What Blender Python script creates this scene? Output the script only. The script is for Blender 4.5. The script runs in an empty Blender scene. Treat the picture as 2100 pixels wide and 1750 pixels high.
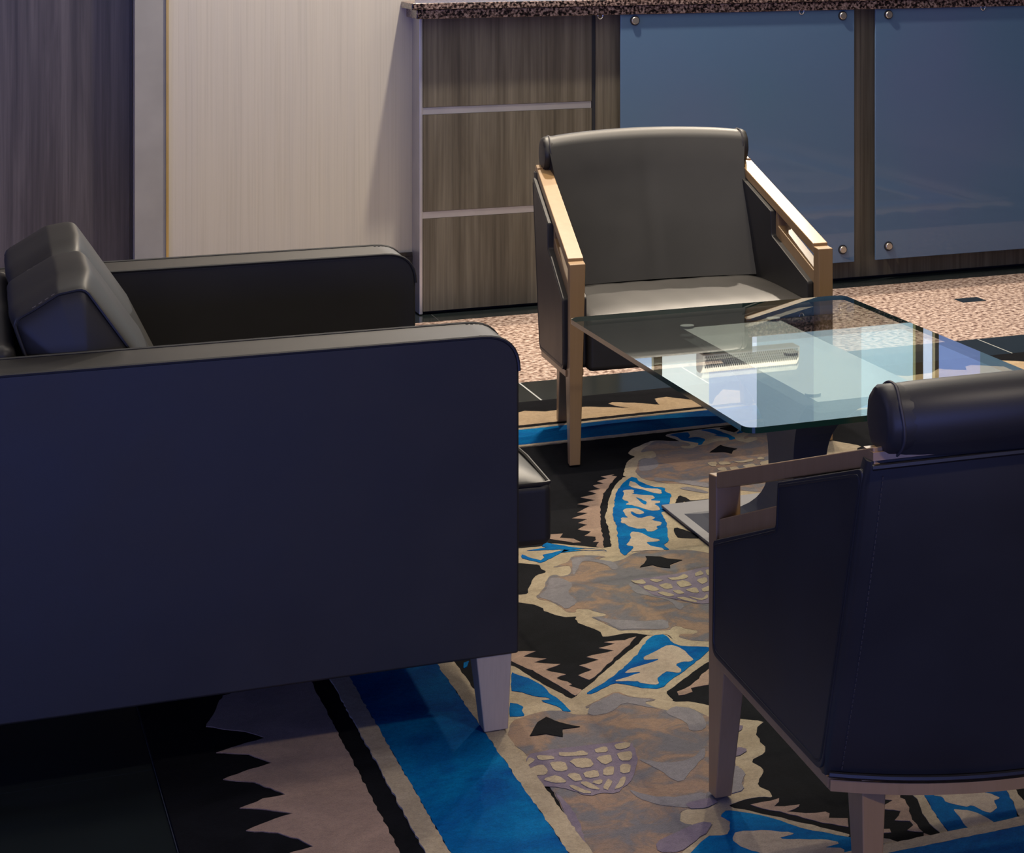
import bpy, bmesh, math, random
from mathutils import Vector, Matrix, geometry
random.seed(7)
sc = bpy.context.scene
COL = sc.collection

# ------------------------------------------------------------------ camera
CX, F, YH, H = 2000.0, 4500.0, -190.0, 1.4          # principal point, focal length (px of 2100x1750), eye height
YAW = math.atan2(CX + 190, F)
cam = bpy.data.cameras.new('camera'); camo = bpy.data.objects.new('camera', cam); COL.objects.link(camo)
camo.location = (0, 0, H); camo.rotation_euler = (math.pi/2, 0, -YAW)
cam.sensor_fit = 'HORIZONTAL'; cam.sensor_width = 36; cam.lens = F*36/2100
cam.shift_x = (1050-CX)/2100; cam.shift_y = (YH-875)/2100
cam.clip_start = .05; cam.clip_end = 60
sc.camera = camo

# ------------------------------------------------------------------ world, lights, exposure
w = bpy.data.worlds.new('world'); sc.world = w; w.use_nodes = True
w.node_tree.nodes['Background'].inputs[0].default_value = (.55, .68, 1, 1)
w.node_tree.nodes['Background'].inputs[1].default_value = .55
sc.view_settings.view_transform = 'Standard'; sc.view_settings.look = 'None'
sc.view_settings.exposure = 0; sc.view_settings.gamma = 1; sc.view_settings.use_curve_mapping = False
sc.cycles.max_bounces = 8; sc.cycles.transparent_max_bounces = 12
sc.cycles.use_denoising = True; sc.cycles.sample_clamp_indirect = 4
sc.cycles.caustics_reflective = False; sc.cycles.caustics_refractive = False

def area(name, loc, target, sx, sy, power, col):
    l = bpy.data.lights.new(name, 'AREA'); l.shape = 'RECTANGLE'; l.size = sx; l.size_y = sy
    l.energy = power; l.color = col
    o = bpy.data.objects.new(name, l); COL.objects.link(o); o.location = loc
    d = Vector(target)-Vector(loc); o.rotation_euler = d.to_track_quat('-Z', 'Y').to_euler()
    return o
def spot(name, loc, target, power, col, ang=80, blend=.6, rad=.05):
    l = bpy.data.lights.new(name, 'SPOT'); l.energy = power; l.color = col
    l.spot_size = math.radians(ang); l.spot_blend = blend; l.shadow_soft_size = rad
    o = bpy.data.objects.new(name, l); COL.objects.link(o); o.location = loc
    d = Vector(target)-Vector(loc); o.rotation_euler = d.to_track_quat('-Z', 'Y').to_euler()
    return o
WARM = (1, .86, .69)
CEIL = 2.95
area('window_daylight', (-.9, -1.9, .72), (.7, 4.2, .45), 4.2, 1.15, 104, (.17, .24, 1))
spot('front_warm_fill', (1.5, 1.1, CEIL-.06), (1.5, 3.1, 0), 110, WARM, 110, .8, .1)  # added warm fill for the near chair and rug, no fitting behind it
area('side_blue_fill', (-3.85, 4.9, 1.6), (.2, 7.6, 1.0), 2.4, 1.9, 58, (.32, .38, 1))  # added blue fill on the left wall, the side wall has no window
area('ceiling_fill', (1.6, 5.0, CEIL-.03), (1.6, 5.0, 0), 3.4, 3.4, 50, (1, .95, .84))  # added soft overhead fill, no fixture in the ceiling
spot('downlight_wall', (1.84, 7.10, CEIL-.06), (1.84, 6.9, 0), 290, WARM, 128, .6, .04)
spot('downlight_counter', (3.1, 7.96, CEIL-.06), (3.1, 6.9, 0), 330, WARM, 110, .5, .03)
spot('downlight_chair', (2.25, 5.80, CEIL-.06), (2.1, 5.2, 0), 140, WARM, 110, .7, .04)
spot('downlight_table', (1.2, 3.9, CEIL-.06), (1.2, 3.9, 0), 42, WARM, 130, .9, .1)

# ------------------------------------------------------------------ materials
def nt(name):
    m = bpy.data.materials.new(name); m.use_nodes = True
    t = m.node_tree; return m, t, t.nodes['Principled BSDF']
def mapping(t, scale=(1, 1, 1), coord='Object', rot=(0, 0, 0)):
    tc = t.nodes.new('ShaderNodeTexCoord'); mp = t.nodes.new('ShaderNodeMapping')
    mp.inputs['Scale'].default_value = scale; mp.inputs['Rotation'].default_value = rot
    t.links.new(tc.outputs[coord], mp.inputs[0]); return mp.outputs[0]
def noise(t, vec, scale=5, detail=4, rough=.5, dist=0):
    n = t.nodes.new('ShaderNodeTexNoise'); n.inputs['Scale'].default_value = scale
    n.inputs['Detail'].default_value = detail; n.inputs['Roughness'].default_value = rough
    n.inputs['Distortion'].default_value = dist; t.links.new(vec, n.inputs['Vector']); return n.outputs['Fac']
def ramp(t, fac, stops, interp='LINEAR'):
    r = t.nodes.new('ShaderNodeValToRGB'); e = r.color_ramp.elements; r.color_ramp.interpolation = interp
    while len(e) < len(stops): e.new(.5)
    for k, (p, c) in enumerate(stops):
        e[k].position = p; e[k].color = (*c, 1)
    t.links.new(fac, r.inputs[0]); return r.outputs[0]
def mixc(t, fac, a, b, mode='MIX'):
    m = t.nodes.new('ShaderNodeMix'); m.data_type = 'RGBA'; m.blend_type = mode
    for s, v in ((m.inputs[0], fac), (m.inputs[6], a), (m.inputs[7], b)):
        if hasattr(v, 'is_linked') or isinstance(v, bpy.types.NodeSocket): t.links.new(v, s)
        elif isinstance(v, (int, float)): s.default_value = v
        else: s.default_value = (*v, 1)
    return m.outputs[2]
def bump(t, bsdf, fac, strength=.2, dist=.002):
    b = t.nodes.new('ShaderNodeBump'); b.inputs['Strength'].default_value = strength; b.inputs['Distance'].default_value = dist
    t.links.new(fac, b.inputs['Height']); t.links.new(b.outputs[0], bsdf.inputs['Normal'])
def simple(name, col, rough=.5, metal=0, spec=.5, coat=0):
    m, t, b = nt(name)
    v = mapping(t); n = noise(t, v, 9, 3)
    c = ramp(t, n, [(.3, tuple(x*.92 for x in col)), (.7, tuple(min(1, x*1.06) for x in col))])
    t.links.new(c, b.inputs['Base Color'])
    b.inputs['Roughness'].default_value = rough; b.inputs['Metallic'].default_value = metal
    b.inputs['Specular IOR Level'].default_value = spec; b.inputs['Coat Weight'].default_value = coat
    return m
def leather(name, col, rough=.42, spec=.5, bs=.12):
    m, t, b = nt(name)
    v = mapping(t)
    n = noise(t, v, 6, 3)
    t.links.new(ramp(t, n, [(.3, tuple(x*.85 for x in col)), (.7, tuple(x*1.15 for x in col))]), b.inputs['Base Color'])
    vo = t.nodes.new('ShaderNodeTexVoronoi'); vo.inputs['Scale'].default_value = 420; t.links.new(v, vo.inputs['Vector'])
    big = noise(t, v, 9, 2)
    add = t.nodes.new('ShaderNodeMath'); add.operation = 'MULTIPLY_ADD'; add.inputs[1].default_value = .06
    t.links.new(vo.outputs['Distance'], add.inputs[0]); t.links.new(big, add.inputs[2])
    bump(t, b, add.outputs[0], bs, .004)
    rr = t.nodes.new('ShaderNodeMapRange'); rr.inputs[3].default_value = rough-.05; rr.inputs[4].default_value = rough+.07
    t.links.new(n, rr.inputs[0]); t.links.new(rr.outputs[0], b.inputs['Roughness'])
    b.inputs['Specular IOR Level'].default_value = spec
    return m
def grain(name, stops, sx=30, sz=1.2, rough=.5, axis='Z', fine=.5):
    m, t, b = nt(name)
    sca = {'Z': (sx, sx, sz), 'X': (sz, sx, sx), 'Y': (sx, sz, sx)}[axis]
    v = mapping(t, sca); n = noise(t, v, 1, 5, .62, .6)
    sca2 = {'Z': (sx*6, sx*6, sz*2), 'X': (sz*2, sx*6, sx*6), 'Y': (sx*6, sz*2, sx*6)}[axis]
    n2 = noise(t, mapping(t, sca2), 1, 3, .6, .2)
    c = ramp(t, n, stops); c2 = ramp(t, n2, [(.3, (1-fine,)*3), (.62, (1, 1, 1))])
    t.links.new(mixc(t, 1.0, c, c2, 'MULTIPLY'), b.inputs['Base Color'])
    b.inputs['Roughness'].default_value = rough; bump(t, b, n2, .08, .001)
    return m
def speckle(name, cols, scale, rough, spec=.5):
    m, t, b = nt(name); v = mapping(t)
    n = noise(t, v, scale, 2, .5); n2 = noise(t, v, scale*1.9, 2, .5)
    c = ramp(t, n, [(.36, cols[0]), (.44, cols[1]), (.56, cols[2]), (.66, cols[3])])
    c2 = ramp(t, n2, [(.36, (.45, .42, .42)), (.5, (1, 1, 1))])
    t.links.new(mixc(t, .8, c, c2, 'MULTIPLY'), b.inputs['Base Color'])
    b.inputs['Roughness'].default_value = rough; b.inputs['Specular IOR Level'].default_value = spec
    return m
def pile(name, a, b_, scale=14, mid=None, sheen=.25):
    m, t, b = nt(name); v = mapping(t)
    n = noise(t, v, scale, 6, .62, .8)
    stops = [(.36, a), (.64, b_)] if mid is None else [(.43, a), (.50, mid), (.57, b_)]
    c = ramp(t, n, stops)
    f = noise(t, v, 420, 3, .7)
    g2 = noise(t, v, 95, 4, .7)
    c = mixc(t, 1.0, c, ramp(t, f, [(.3, (.72, .72, .72)), (.6, (1.05, 1.05, 1.05))]), 'MULTIPLY')
    c = mixc(t, 1.0, c, ramp(t, g2, [(.3, (.8, .8, .8)), (.6, (1.04, 1.04, 1.04))]), 'MULTIPLY')
    t.links.new(c, b.inputs['Base Color'])
    b.inputs['Roughness'].default_value = .95; b.inputs['Specular IOR Level'].default_value = .05
    b.inputs['Sheen Weight'].default_value = sheen
    bump(t, b, f, .6, .003)
    return m
def emit(name, col, s):
    m, t, b = nt(name)
    b.inputs['Base Color'].default_value = (*[min(.8, x) for x in col], 1); b.inputs['Roughness'].default_value = .3
    v = mapping(t); n = noise(t, v, 1.2, 2)
    c = ramp(t, n, [(.3, tuple(x*.85 for x in col)), (.7, col)])
    t.links.new(c, b.inputs['Emission Color']); b.inputs['Emission Strength'].default_value = s
    return m

M = {}
M['leather'] = leather('sofa_leather', (.024, .022, .019), .46, .34)
M['chair_leather'] = leather('chair_leather', (.028, .026, .024), .45, .36)
M['piping'] = simple('piping_leather', (.012, .011, .012), .5)
M['stitch'] = simple('stitch_thread', (.05, .045, .045), .6)
M['stitch_light'] = simple('pale_thread', (.16, .14, .12), .6)
M['gold'] = grain('champagne_wood', [(.3, (.315, .190, .080)), (.7, (.355, .218, .098))], 40, 2, .36, 'Z', .05)
M['pale'] = grain('pale_champagne_wood', [(.3, (.42, .345, .235)), (.7, (.46, .38, .26))], 50, 2, .4, 'Z', .06)
M['wood'] = grain('grey_brown_laminate', [(.25, (.054, .046, .034)), (.45, (.100, .088, .066)), (.58, (.133, .119, .093)), (.75, (.175, .158, .127))], 15, .8, .45, 'Z', .42)
M['wood_blue_shade'] = grain('laminate_in_blue_shade', [(.25, (.036, .031, .034)), (.45, (.066, .058, .064)), (.58, (.09, .08, .088)), (.75, (.118, .106, .116))], 15, .8, .45, 'Z', .42)  # same laminate darkened and blued: dim blue light put into its colour
M['alu'] = simple('brushed_aluminium', (.55, .55, .58), .35, .7)
M['darkgap'] = simple('shadow_gap', (.01, .012, .02), .6)
M['granite_top'] = speckle('dark_pink_granite', ((.008, .006, .006), (.035, .022, .02), (.20, .14, .12), (.34, .26, .23)), 120, .2)
M['granite_floor'] = speckle('beige_pink_granite', ((.14, .08, .06), (.36, .25, .20), (.60, .46, .38), (.74, .60, .52)), 62, .3)
M['tile'] = simple('black_stone_tile', (.014, .019, .020), .14, 0, .4)
M['skirt'] = simple('black_skirting_tile', (.010, .011, .014), .18)
M['grout'] = simple('pale_grout', (.40, .42, .42), .8)
M['plaster'] = simple('grey_plaster', (.28, .28, .275), .7)
M['ceiling'] = simple('white_ceiling', (.62, .60, .57), .9)
M['brass'] = simple('brass_trim', (.60, .42, .14), .35, .6)
M['steel'] = simple('brushed_steel', (.50, .47, .42), .3, .85)
M['chrome'] = simple('chrome', (.8, .8, .8), .12, 1)
M['powder'] = simple('grey_powder_coat', (.070, .074, .095), .5, 0)
M['white_plastic'] = simple('white_plastic', (.80, .80, .74), .4)
M['black_plastic'] = simple('black_plastic', (.02, .02, .022), .4)

def wallpaper():
    m, t, b = nt('cream_lined_wallpaper')
    n = noise(t, mapping(t, (170, 170, 1.6)), 1, 3, .6)
    n2 = noise(t, mapping(t, (28, 28, .25)), 1, 2, .5)
    c = ramp(t, n, [(.34, (.45, .43, .38)), (.5, (.485, .465, .412)), (.7, (.50, .48, .428))])
    c = mixc(t, .5, c, ramp(t, n2, [(.35, (.93, .92, .93)), (.6, (1.02, 1.0, .97))]), 'MULTIPLY')
    t.links.new(c, b.inputs['Base Color']); b.inputs['Roughness'].default_value = .6; bump(t, b, n, .1, .001)
    return m
M['wallpaper'] = wallpaper()
def blueglass():
    m, t, b = nt('blue_backpainted_glass')
    n = noise(t, mapping(t, (1, 1, .7)), 1.6, 2)
    t.links.new(ramp(t, n, [(.3, (.090, .140, .255)), (.7, (.072, .152, .248))]), b.inputs['Base Color'])
    b.inputs['Roughness'].default_value = .5; b.inputs['Coat Weight'].default_value = 1; b.inputs['Coat Roughness'].default_value = .03
    b.inputs['Specular IOR Level'].default_value = .2
    return m
M['blueglass'] = blueglass()
def clearglass(name, tint, refl=1.45):
    m, t, b = nt(name); t.nodes.remove(b)
    out = t.nodes['Material Output']
    tr = t.nodes.new('ShaderNodeBsdfTransparent'); tr.inputs[0].default_value = (*tint, 1)
    gl = t.nodes.new('ShaderNodeBsdfAnisotropic') if False else t.nodes.new('ShaderNodeBsdfGlossy')
    gl.inputs['Roughness'].default_value = .01; gl.inputs[0].default_value = (.95, 1, 1, 1)
    fr = t.nodes.new('ShaderNodeFresnel'); fr.inputs[0].default_value = refl
    mx = t.nodes.new('ShaderNodeMixShader')
    geo = t.nodes.new('ShaderNodeNewGeometry')            # backfacing hits use the same outside fresnel
    inv = t.nodes.new('ShaderNodeMapRange'); inv.inputs[1].default_value = 0; inv.inputs[2].default_value = 1
    inv.inputs[3].default_value = refl; inv.inputs[4].default_value = 1/refl
    t.links.new(geo.outputs['Backfacing'], inv.inputs[0]); t.links.new(inv.outputs[0], fr.inputs[0])
    t.links.new(fr.outputs[0], mx.inputs[0]); t.links.new(tr.outputs[0], mx.inputs[1]); t.links.new(gl.outputs[0], mx.inputs[2])
    t.links.new(mx.outputs[0], out.inputs[0])
    return m
M['glass'] = clearglass('clear_table_glass', (.93, .97, .95))
M['glass_edge'] = simple('green_glass_edge', (.012, .055, .045), .08)

# rug colours
M['r_black'] = pile('rug_black', (.0055, .006, .0075), (.009, .0095, .012), 6, sheen=.0)
M['r_cream'] = pile('rug_cream', (.315, .25, .155), (.405, .33, .215), 9)
M['r_tan'] = pile('rug_tan', (.24, .155, .105), (.34, .225, .155), 7)
M['r_leaf'] = pile('rug_leaf', (.34, .27, .19), (.46, .37, .27), 8)
M['r_blue'] = pile('rug_blue', (.0, .062, .24), (.0, .155, .38), 5, sheen=.0)
M['r_tan_lit'] = pile('rug_tan_lit', (.40, .285, .16), (.50, .37, .22), 9)  # lighter copy of the tan: strong light on the far band put into colour
M['r_body'] = pile('rug_body', (.125, .118, .125), (.25, .16, .10), 13, (.17, .125, .10))
M['r_grey'] = pile('rug_grey', (.16, .15, .16), (.20, .185, .19), 12)
M['r_purple'] = pile('rug_purple', (.13, .10, .15), (.19, .15, .19), 12)

# ------------------------------------------------------------------ mesh helpers
def link(o, parent=None):
    COL.objects.link(o)
    if parent: o.parent = parent
    return o
def mesh(name, verts, faces, mat, parent=None, smooth=False):
    me = bpy.data.meshes.new(name); me.from_pydata([tuple(v) for v in verts], [], faces)
    for m in (mat if isinstance(mat, (list, tuple)) else [mat]): me.materials.append(m)
    bm = bmesh.new(); bm.from_mesh(me); bmesh.ops.recalc_face_normals(bm, faces=bm.faces); bm.to_mesh(me); bm.free()
    if smooth:
        me.shade_smooth(); me.set_sharp_from_angle(angle=math.radians(50))
    me.update()
    return link(bpy.data.objects.new(name, me), parent)
def bevel(o, wdt, seg=3, ang=35):
    b = o.modifiers.new('bevel', 'BEVEL'); b.width = wdt; b.segments = seg; b.limit_method = 'ANGLE'
    b.angle_limit = math.radians(ang); b.harden_normals = False
    for p in o.data.polygons: p.use_smooth = True
    e = o.modifiers.new('wn', 'WEIGHTED_NORMAL'); e.keep_sharp = True
    return o
def box(name, a, b, mat, parent=None, bev=0):
    x0, y0, z0 = a; x1, y1, z1 = b
    v = [(x0, y0, z0), (x1, y0, z0), (x1, y1, z0), (x0, y1, z0), (x0, y0, z1), (x1, y0, z1), (x1, y1, z1), (x0, y1, z1)]
    f = [(0, 1, 2, 3), (4, 5, 6, 7), (0, 1, 5, 4), (1, 2, 6, 5), (2, 3, 7, 6), (3, 0, 4, 7)]
    o = mesh(name, v, f, mat, parent)
    if bev: bevel(o, bev)
    return o
def empty(name, loc, rz=0, **p):
    o = bpy.data.objects.new(name, None); link(o); o.location = loc; o.rotation_euler = (0, 0, rz)
    o.empty_display_size = .1
    for k, v in p.items(): o[k] = v
    return o
def tag(o, **p):
    for k, v in p.items(): o[k] = v
    return o
def fillet(pts, r, n=5):
    """round the corners of a closed 2D polygon; r is one radius or one per corner"""
    out = []; N = len(pts)
    for i in range(N):
        p = Vector(pts[i]); a = Vector(pts[i-1])-p; b = Vector(pts[(i+1) % N])-p
        rr = r[i] if isinstance(r, (list, tuple)) else r
        if rr <= 0: out.append(tuple(p)); continue
        th = a.angle(b); d = min(rr/math.tan(th/2), a.length*.48, b.length*.48)
        A = p+a.normalized()*d; B = p+b.normalized()*d
        for k in range(n+1):
            u = k/n; out.append(tuple(A*(1-u)**2+p*2*u*(1-u)+B*u*u))
    return out
def prism(name, poly, x0, x1, mat, parent=None, fn=None, bev=0):
    """poly in (s,z) extruded over x; fn maps (x,s,z) -> point"""
    n = len(poly); v = [(x0, s, z) for s, z in poly]+[(x1, s, z) for s, z in poly]
    if fn: v = [fn(*p) for p in v]
    f = [tuple(range(n)), tuple(range(2*n-1, n-1, -1))]+[(i, (i+1) % n, n+(i+1) % n, n+i) for i in range(n)]
    o = mesh(name, v, f, mat, parent)
    if bev: bevel(o, bev)
    return o
def sweep(name, sections, mat, parent=None, cap=True, smooth=True, closed=False):
    """list of loops with equal point counts"""
    n = len(sections[0]); v = [p for s in sections for p in s]; f = []
    K = len(sections)
    for k in range(K if closed else K-1):
        k2 = (k+1) % K
        for i in range(n): f.append((k*n+i, k*n+(i+1) % n, k2*n+(i+1) % n, k2*n+i))
    if cap and not closed: f += [tuple(range(n)), tuple((K-1)*n+i for i in range(n))]
    return mesh(name, v, f, mat, parent, smooth)
def tube(name, pts, r, mat, parent=None, n=6, closed=False):
    pts = [Vector(p) for p in pts]; secs = []
    N = len(pts)
    for i, p in enumerate(pts):
        if closed: d = pts[(i+1) % N]-pts[i-1]
        else: d = pts[min(i+1, N-1)]-pts[max(i-1, 0)]
        d.normalize(); u = d.orthogonal().normalized() if i == 0 else (u-d*u.dot(d)).normalized()
        v = d.cross(u)
        secs.append([tuple(p+u*r*math.cos(2*math.pi*k/n)+v*r*math.sin(2*math.pi*k/n)) for k in range(n)])
    return sweep(name, secs, mat, parent, not closed, True, closed)
def dashes(name, pts, step, ln, r, mat, parent):
    """a row of separate stitches along a polyline, one mesh"""
    pts = [Vector(p) for p in pts]; V = []; Fc = []
    seg = [(pts[i+1]-pts[i]).length for i in range(len(pts)-1)]; L = sum(seg); d = 0
    def at(d):
        for i, s in enumerate(seg):
            if d <= s or i == len(seg)-1: return pts[i]+(pts[i+1]-pts[i])*(d/s if s else 0)
            d -= s
    while d+ln < L:
        a, b = at(d), at(d+ln); t = (b-a).normalized(); u = t.orthogonal().normalized()*r; v = t.cross(u.normalized())*r
        k = len(V); V += [a+u, a+v, a-u, a-v, b+u, b+v, b-u, b-v]
        Fc += [(k, k+1, k+5, k+4), (k+1, k+2, k+6, k+5), (k+2, k+3, k+7, k+6), (k+3, k, k+4, k+7), (k, k+1, k+2, k+3), (k+4, k+5, k+6, k+7)]
        d += step
    return mesh(name, V, Fc, mat, parent)
def disc(name, c, r, depth, axis, mat, parent=None, n=28, bev=0):
    c = Vector(c); ax = Vector(axis).normalized(); u = ax.orthogonal().normalized(); v = ax.cross(u)
    ring = lambda o, rr: [tuple(c+ax*o+u*rr*math.cos(2*math.pi*k/n)+v*rr*math.sin(2*math.pi*k/n)) for k in range(n)]
    s = [ring(0, r), ring(depth-bev, r)] + ([ring(depth, r-bev)] if bev else [])
    return sweep(name, s, mat, parent, True, False)

def c2w(X, Z):
    S, C = math.sin(YAW), math.cos(YAW); return (X*C+Z*S, -X*S+Z*C)
def floor_pt(x, y, z=0):                     # a point of the floor plan read from the photograph
    Z = F*(H-z)/(y-YH); return c2w((x-CX)/F*Z, Z)

# ------------------------------------------------------------------ setting: floor
YW = 7.72
floor = mesh('floor', [(-4, -3, -.0012), (8, -3, -.0012), (8, 12, -.0012), (-4, 12, -.0012), (-4, -3, -.03), (8, -3, -.03), (8, 12, -.03), (-4, 12, -.03)],
             [(0, 1, 2, 3), (4, 5, 6, 7)], M['grout']); floor['kind'] = 'structure'
def slab(x0, x1, y0, y1, mat, z=0, g=.0025, name='tile'):
    o = box(name, (x0+g, y0+g, -.0011), (x1-g, y1-g, z), mat, floor)
    return o
# black border row beyond the rug (joints at 1.62, 3.12)
RX0, RX1, RY0, RY1 = .361, 4.86, 2.44, 6.108
x = -3.88
while x < 7.9:
    slab(x, x+.5, 6.112, 6.396, M['tile'], 0, .003); x += .5
# granite walk with black insets
xg = [-4, .88, 2.12, 3.36, 4.60, 5.84, 8]
box('granite_slab', (-4, 6.3975, -.0011), (8, 7.465, 0), M['granite_floor'], floor)
box('granite_slab', (-4, 8.3, -.0011), (8, 12, 0), M['granite_floor'], floor)
for gx in (-.40, .86, 2.11, 3.36, 4.61, 5.86):
    box('tile', (gx, 7.003, .0001), (gx+.093, 7.083, .0006), M['tile'], floor)
# black border beside the counter
x = -3.88
while x < 7.9:
    slab(x, x+.5, 7.467, 7.88, M['tile'], 0, .0006); x += .5
# black tiles left of the rug and in front of it
ty = 6.108
ys = [6.108, 5.287, 4.787, 4.287, 3.787, 3.287, 2.787, 2.44]
for j in range(len(ys)-1):
    for (xa, xb) in ((-.139, .361), (-.639, -.139), (-1.139, -.639)):
        slab(xa, xb, ys[j+1], ys[j], M['tile'], 0, .0012)
xx = -3.9
box('granite_slab', (-4, 2.44, -.0011), (-1.141, 6.108, 0), M['granite_floor'], floor)
yy = 2.44
while yy > 1.8:
    xx = -.639
    while xx < 5.3:
        slab(xx, xx+.5, yy-.5, yy, M['tile'], 0, .0015); xx += .5
    yy -= .5
box('granite_slab', (-4, -3, -.0011), (8, 1.44, 0), M['granite_floor'], floor)
box('granite_slab', (-4, 1.44, -.0011), (-.64, 2.44, 0), M['granite_floor'], floor)
for j in range(len(ys)-1):
    slab(4.862, 5.362, ys[j+1], ys[j], M['tile'], 0, .0015)
box('granite_slab', (5.364, 1.44, -.0011), (8, 6.108, 0), M['granite_floor'], floor)

# ------------------------------------------------------------------ setting: walls, ceiling
def S(o): o['kind'] = 'structure'; return o
wl = S(box('wall_back', (.674, YW, 0), (1.5885, YW+.14, CEIL), M['wallpaper']))
gp = box('panel', (.674, YW-.004, 0), (.771, YW-.0005, CEIL), M['plaster'], wl)
S(box('trim_1', (.771, YW-.009, 0), (.779, YW-.0005, CEIL), M['brass']))
wd = S(box('wall_left', (-3.5, YW+.07, 0), (.672, YW+.16, CEIL), M['wood_blue_shade']))
for k in range(5):
    xa = .665-(k+1)*.62
    box('wood_panel', (xa+.002, YW+.062, 0), (xa+.618, YW+.0699, CEIL), M['wood_blue_shade'], wd)
sk = S(box('baseboard_back', (.681, YW-.012, .0), (1.5755, YW-.0045, .120), M['skirt']))
x = .9
box('tile', (.681, YW-.013, .123), (1.5755, YW-.0045, .188), M['skirt'], sk)
box('tile', (.681, YW-.016, .190), (1.5755, YW-.0045, .203), M['skirt'], sk)
S(box('ceiling', (-4, -3, CEIL), (8, 12, CEIL+.1), M['ceiling']))
S(box('wall_side_left', (-4.1, -3, 0), (-4, 12, CEIL), M['plaster']))
S(box('wall_side_right', (8, -3, 0), (8.1, 12, CEIL), M['plaster']))
fw = S(box('wall_front_left', (-4, -3.1, 0), (-2.9, -3, CEIL), M['plaster']))
S(box('wall_front_right', (1.9, -3.1, 0), (8, -3, CEIL), M['plaster']))
# window wall behind the counter: tall panes with daylight behind, brass mullions
YB = 9.5
bw = S(box('wall_behind_counter', (-4, YB+.05, 0), (8, YB+.15, CEIL), M['plaster']))
cols = [((.52, .66, .95), 1.1), ((.62, .76, 1.0), 1.7), ((.93, .95, .88), 1.8), ((.70, .78, .98), 1.6), ((.48, .66, .76), .8), ((.56, .74, .78), .95), ((.62, .86, .93), 1.2), ((.36, .48, .95), 1.0), ((.38, .58, .72), .6)]
M_win = [emit('pane_light_%d' % k, c, s) for k, (c, s) in enumerate(cols)]
panes = [(1.9, 2.35, 0), (2.35, 3.00, 1), (3.03, 3.27, 2), (3.27, 3.50, 3), (3.50, 3.78, 4), (3.78, 4.02, 5), (4.02, 4.285, 6), (4.325, 4.385, 3), (4.41, 4.64, 7), (4.64, 5.3, 8)]
for k, (xa, xb, c) in enumerate(panes):
    wn = S(box('window_%d' % (k+1), (xa, YB-.02, 1.28), (xb, YB, 2.3), M_win[c]))
    box('window_frame', (xa, YB-.03, 1.25), (xb, YB, 1.28), M['alu'], wn)
for n_, xa in ((2, 3.0), (3, 4.285), (4, 4.387)):
    S(box('trim_%d' % n_, (xa, YB-.05, .9), (xa+(.04 if n_ != 4 else .02), YB-.021, 2.5), M['brass']))

# ------------------------------------------------------------------ rug
rug = empty('patterned_rug', (0, 0, 0), label='hand tufted rug with blue border stripe, cream scrolls and black fringed leaves', category='rug')
rnd = random.Random(3)
def jit(poly, step=.012, amp=.0016):
    out = []; N = len(poly)
    for i in range(N):
        a = Vector(poly[i]); b = Vector(poly[(i+1) % N]); L = (b-a).length; n = max(1, int(L/step))
        for k in range(n):
            p = a+(b-a)*(k/n)
            out.append((p.x+rnd.uniform(-amp, amp), p.y+rnd.uniform(-amp, amp)))
    return out
RZ = .008
LAYN = {}
def region(name, poly, mat, layer, smooth=1):
    """one tufted colour area: its own outline, cut slightly proud of the pile around it"""
    for _ in range(smooth):                       # soften the outline once (Chaikin)
        q = []
        for i in range(len(poly)):
            a = poly[i]; b = poly[(i+1) % len(poly)]
            q += [(a[0]*.8+b[0]*.2, a[1]*.8+b[1]*.2), (a[0]*.2+b[0]*.8, a[1]*.2+b[1]*.8)]
        poly = q
    poly = jit(poly)
    LAYN[layer] = LAYN.get(layer, 0)+1
    z = RZ+.0004*(layer+.018*LAYN[layer])
    tri = geometry.tessellate_polygon([[Vector((p[0], p[1], 0)) for p in poly]])
    n = len(poly)
    v = [(p[0], p[1], z) for p in poly]+[(p[0], p[1], RZ-.002) for p in poly]
    f = [tuple(t) for t in tri]
    if 'wash' not in name: f += [(i, (i+1) % n, n+(i+1) % n, n+i) for i in range(n)]
    else: v = v[:n]
    me = bpy.data.meshes.new(name); me.from_pydata(v, [], f); me.materials.append(mat)
    bm = bmesh.new(); bm.from_mesh(me); bmesh.ops.recalc_face_normals(bm, faces=bm.faces)
    for fc in bm.faces:
        if abs(fc.normal.z) > .9 and fc.normal.z < 0: fc.normal_flip()
    bm.to_mesh(me); bm.free()
    return link(bpy.data.objects.new(name, me), rug)
def P(crop, s):
    ox, oy, k = crop
    out = []
    for tok in s.split():
        a, b = tok.split(','); out.append(floor_pt(ox+float(a)/k, oy+float(b)/k, RZ))
    return out
cA, cB, cC = (1070, 880, 5.25), (1070, 1110, 5.25), (1040, 1290, 5.0)
cD, cE, cF, c7 = (1480, 1450, 5.8333), (1780, 1580, 6.5625), (1280, 850, 6.5625), (950, 1350, 3.5)
c6, c3, c8, cW = (0, 1350, 1.909), (1450, 780, 3.231), (1700, 480, 5.25), (1050, 200, 2.1875)
box('rug_base', (RX0, RY0, .0004), (RX1, RY1, RZ), M['r_black'], rug)
R = region
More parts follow.
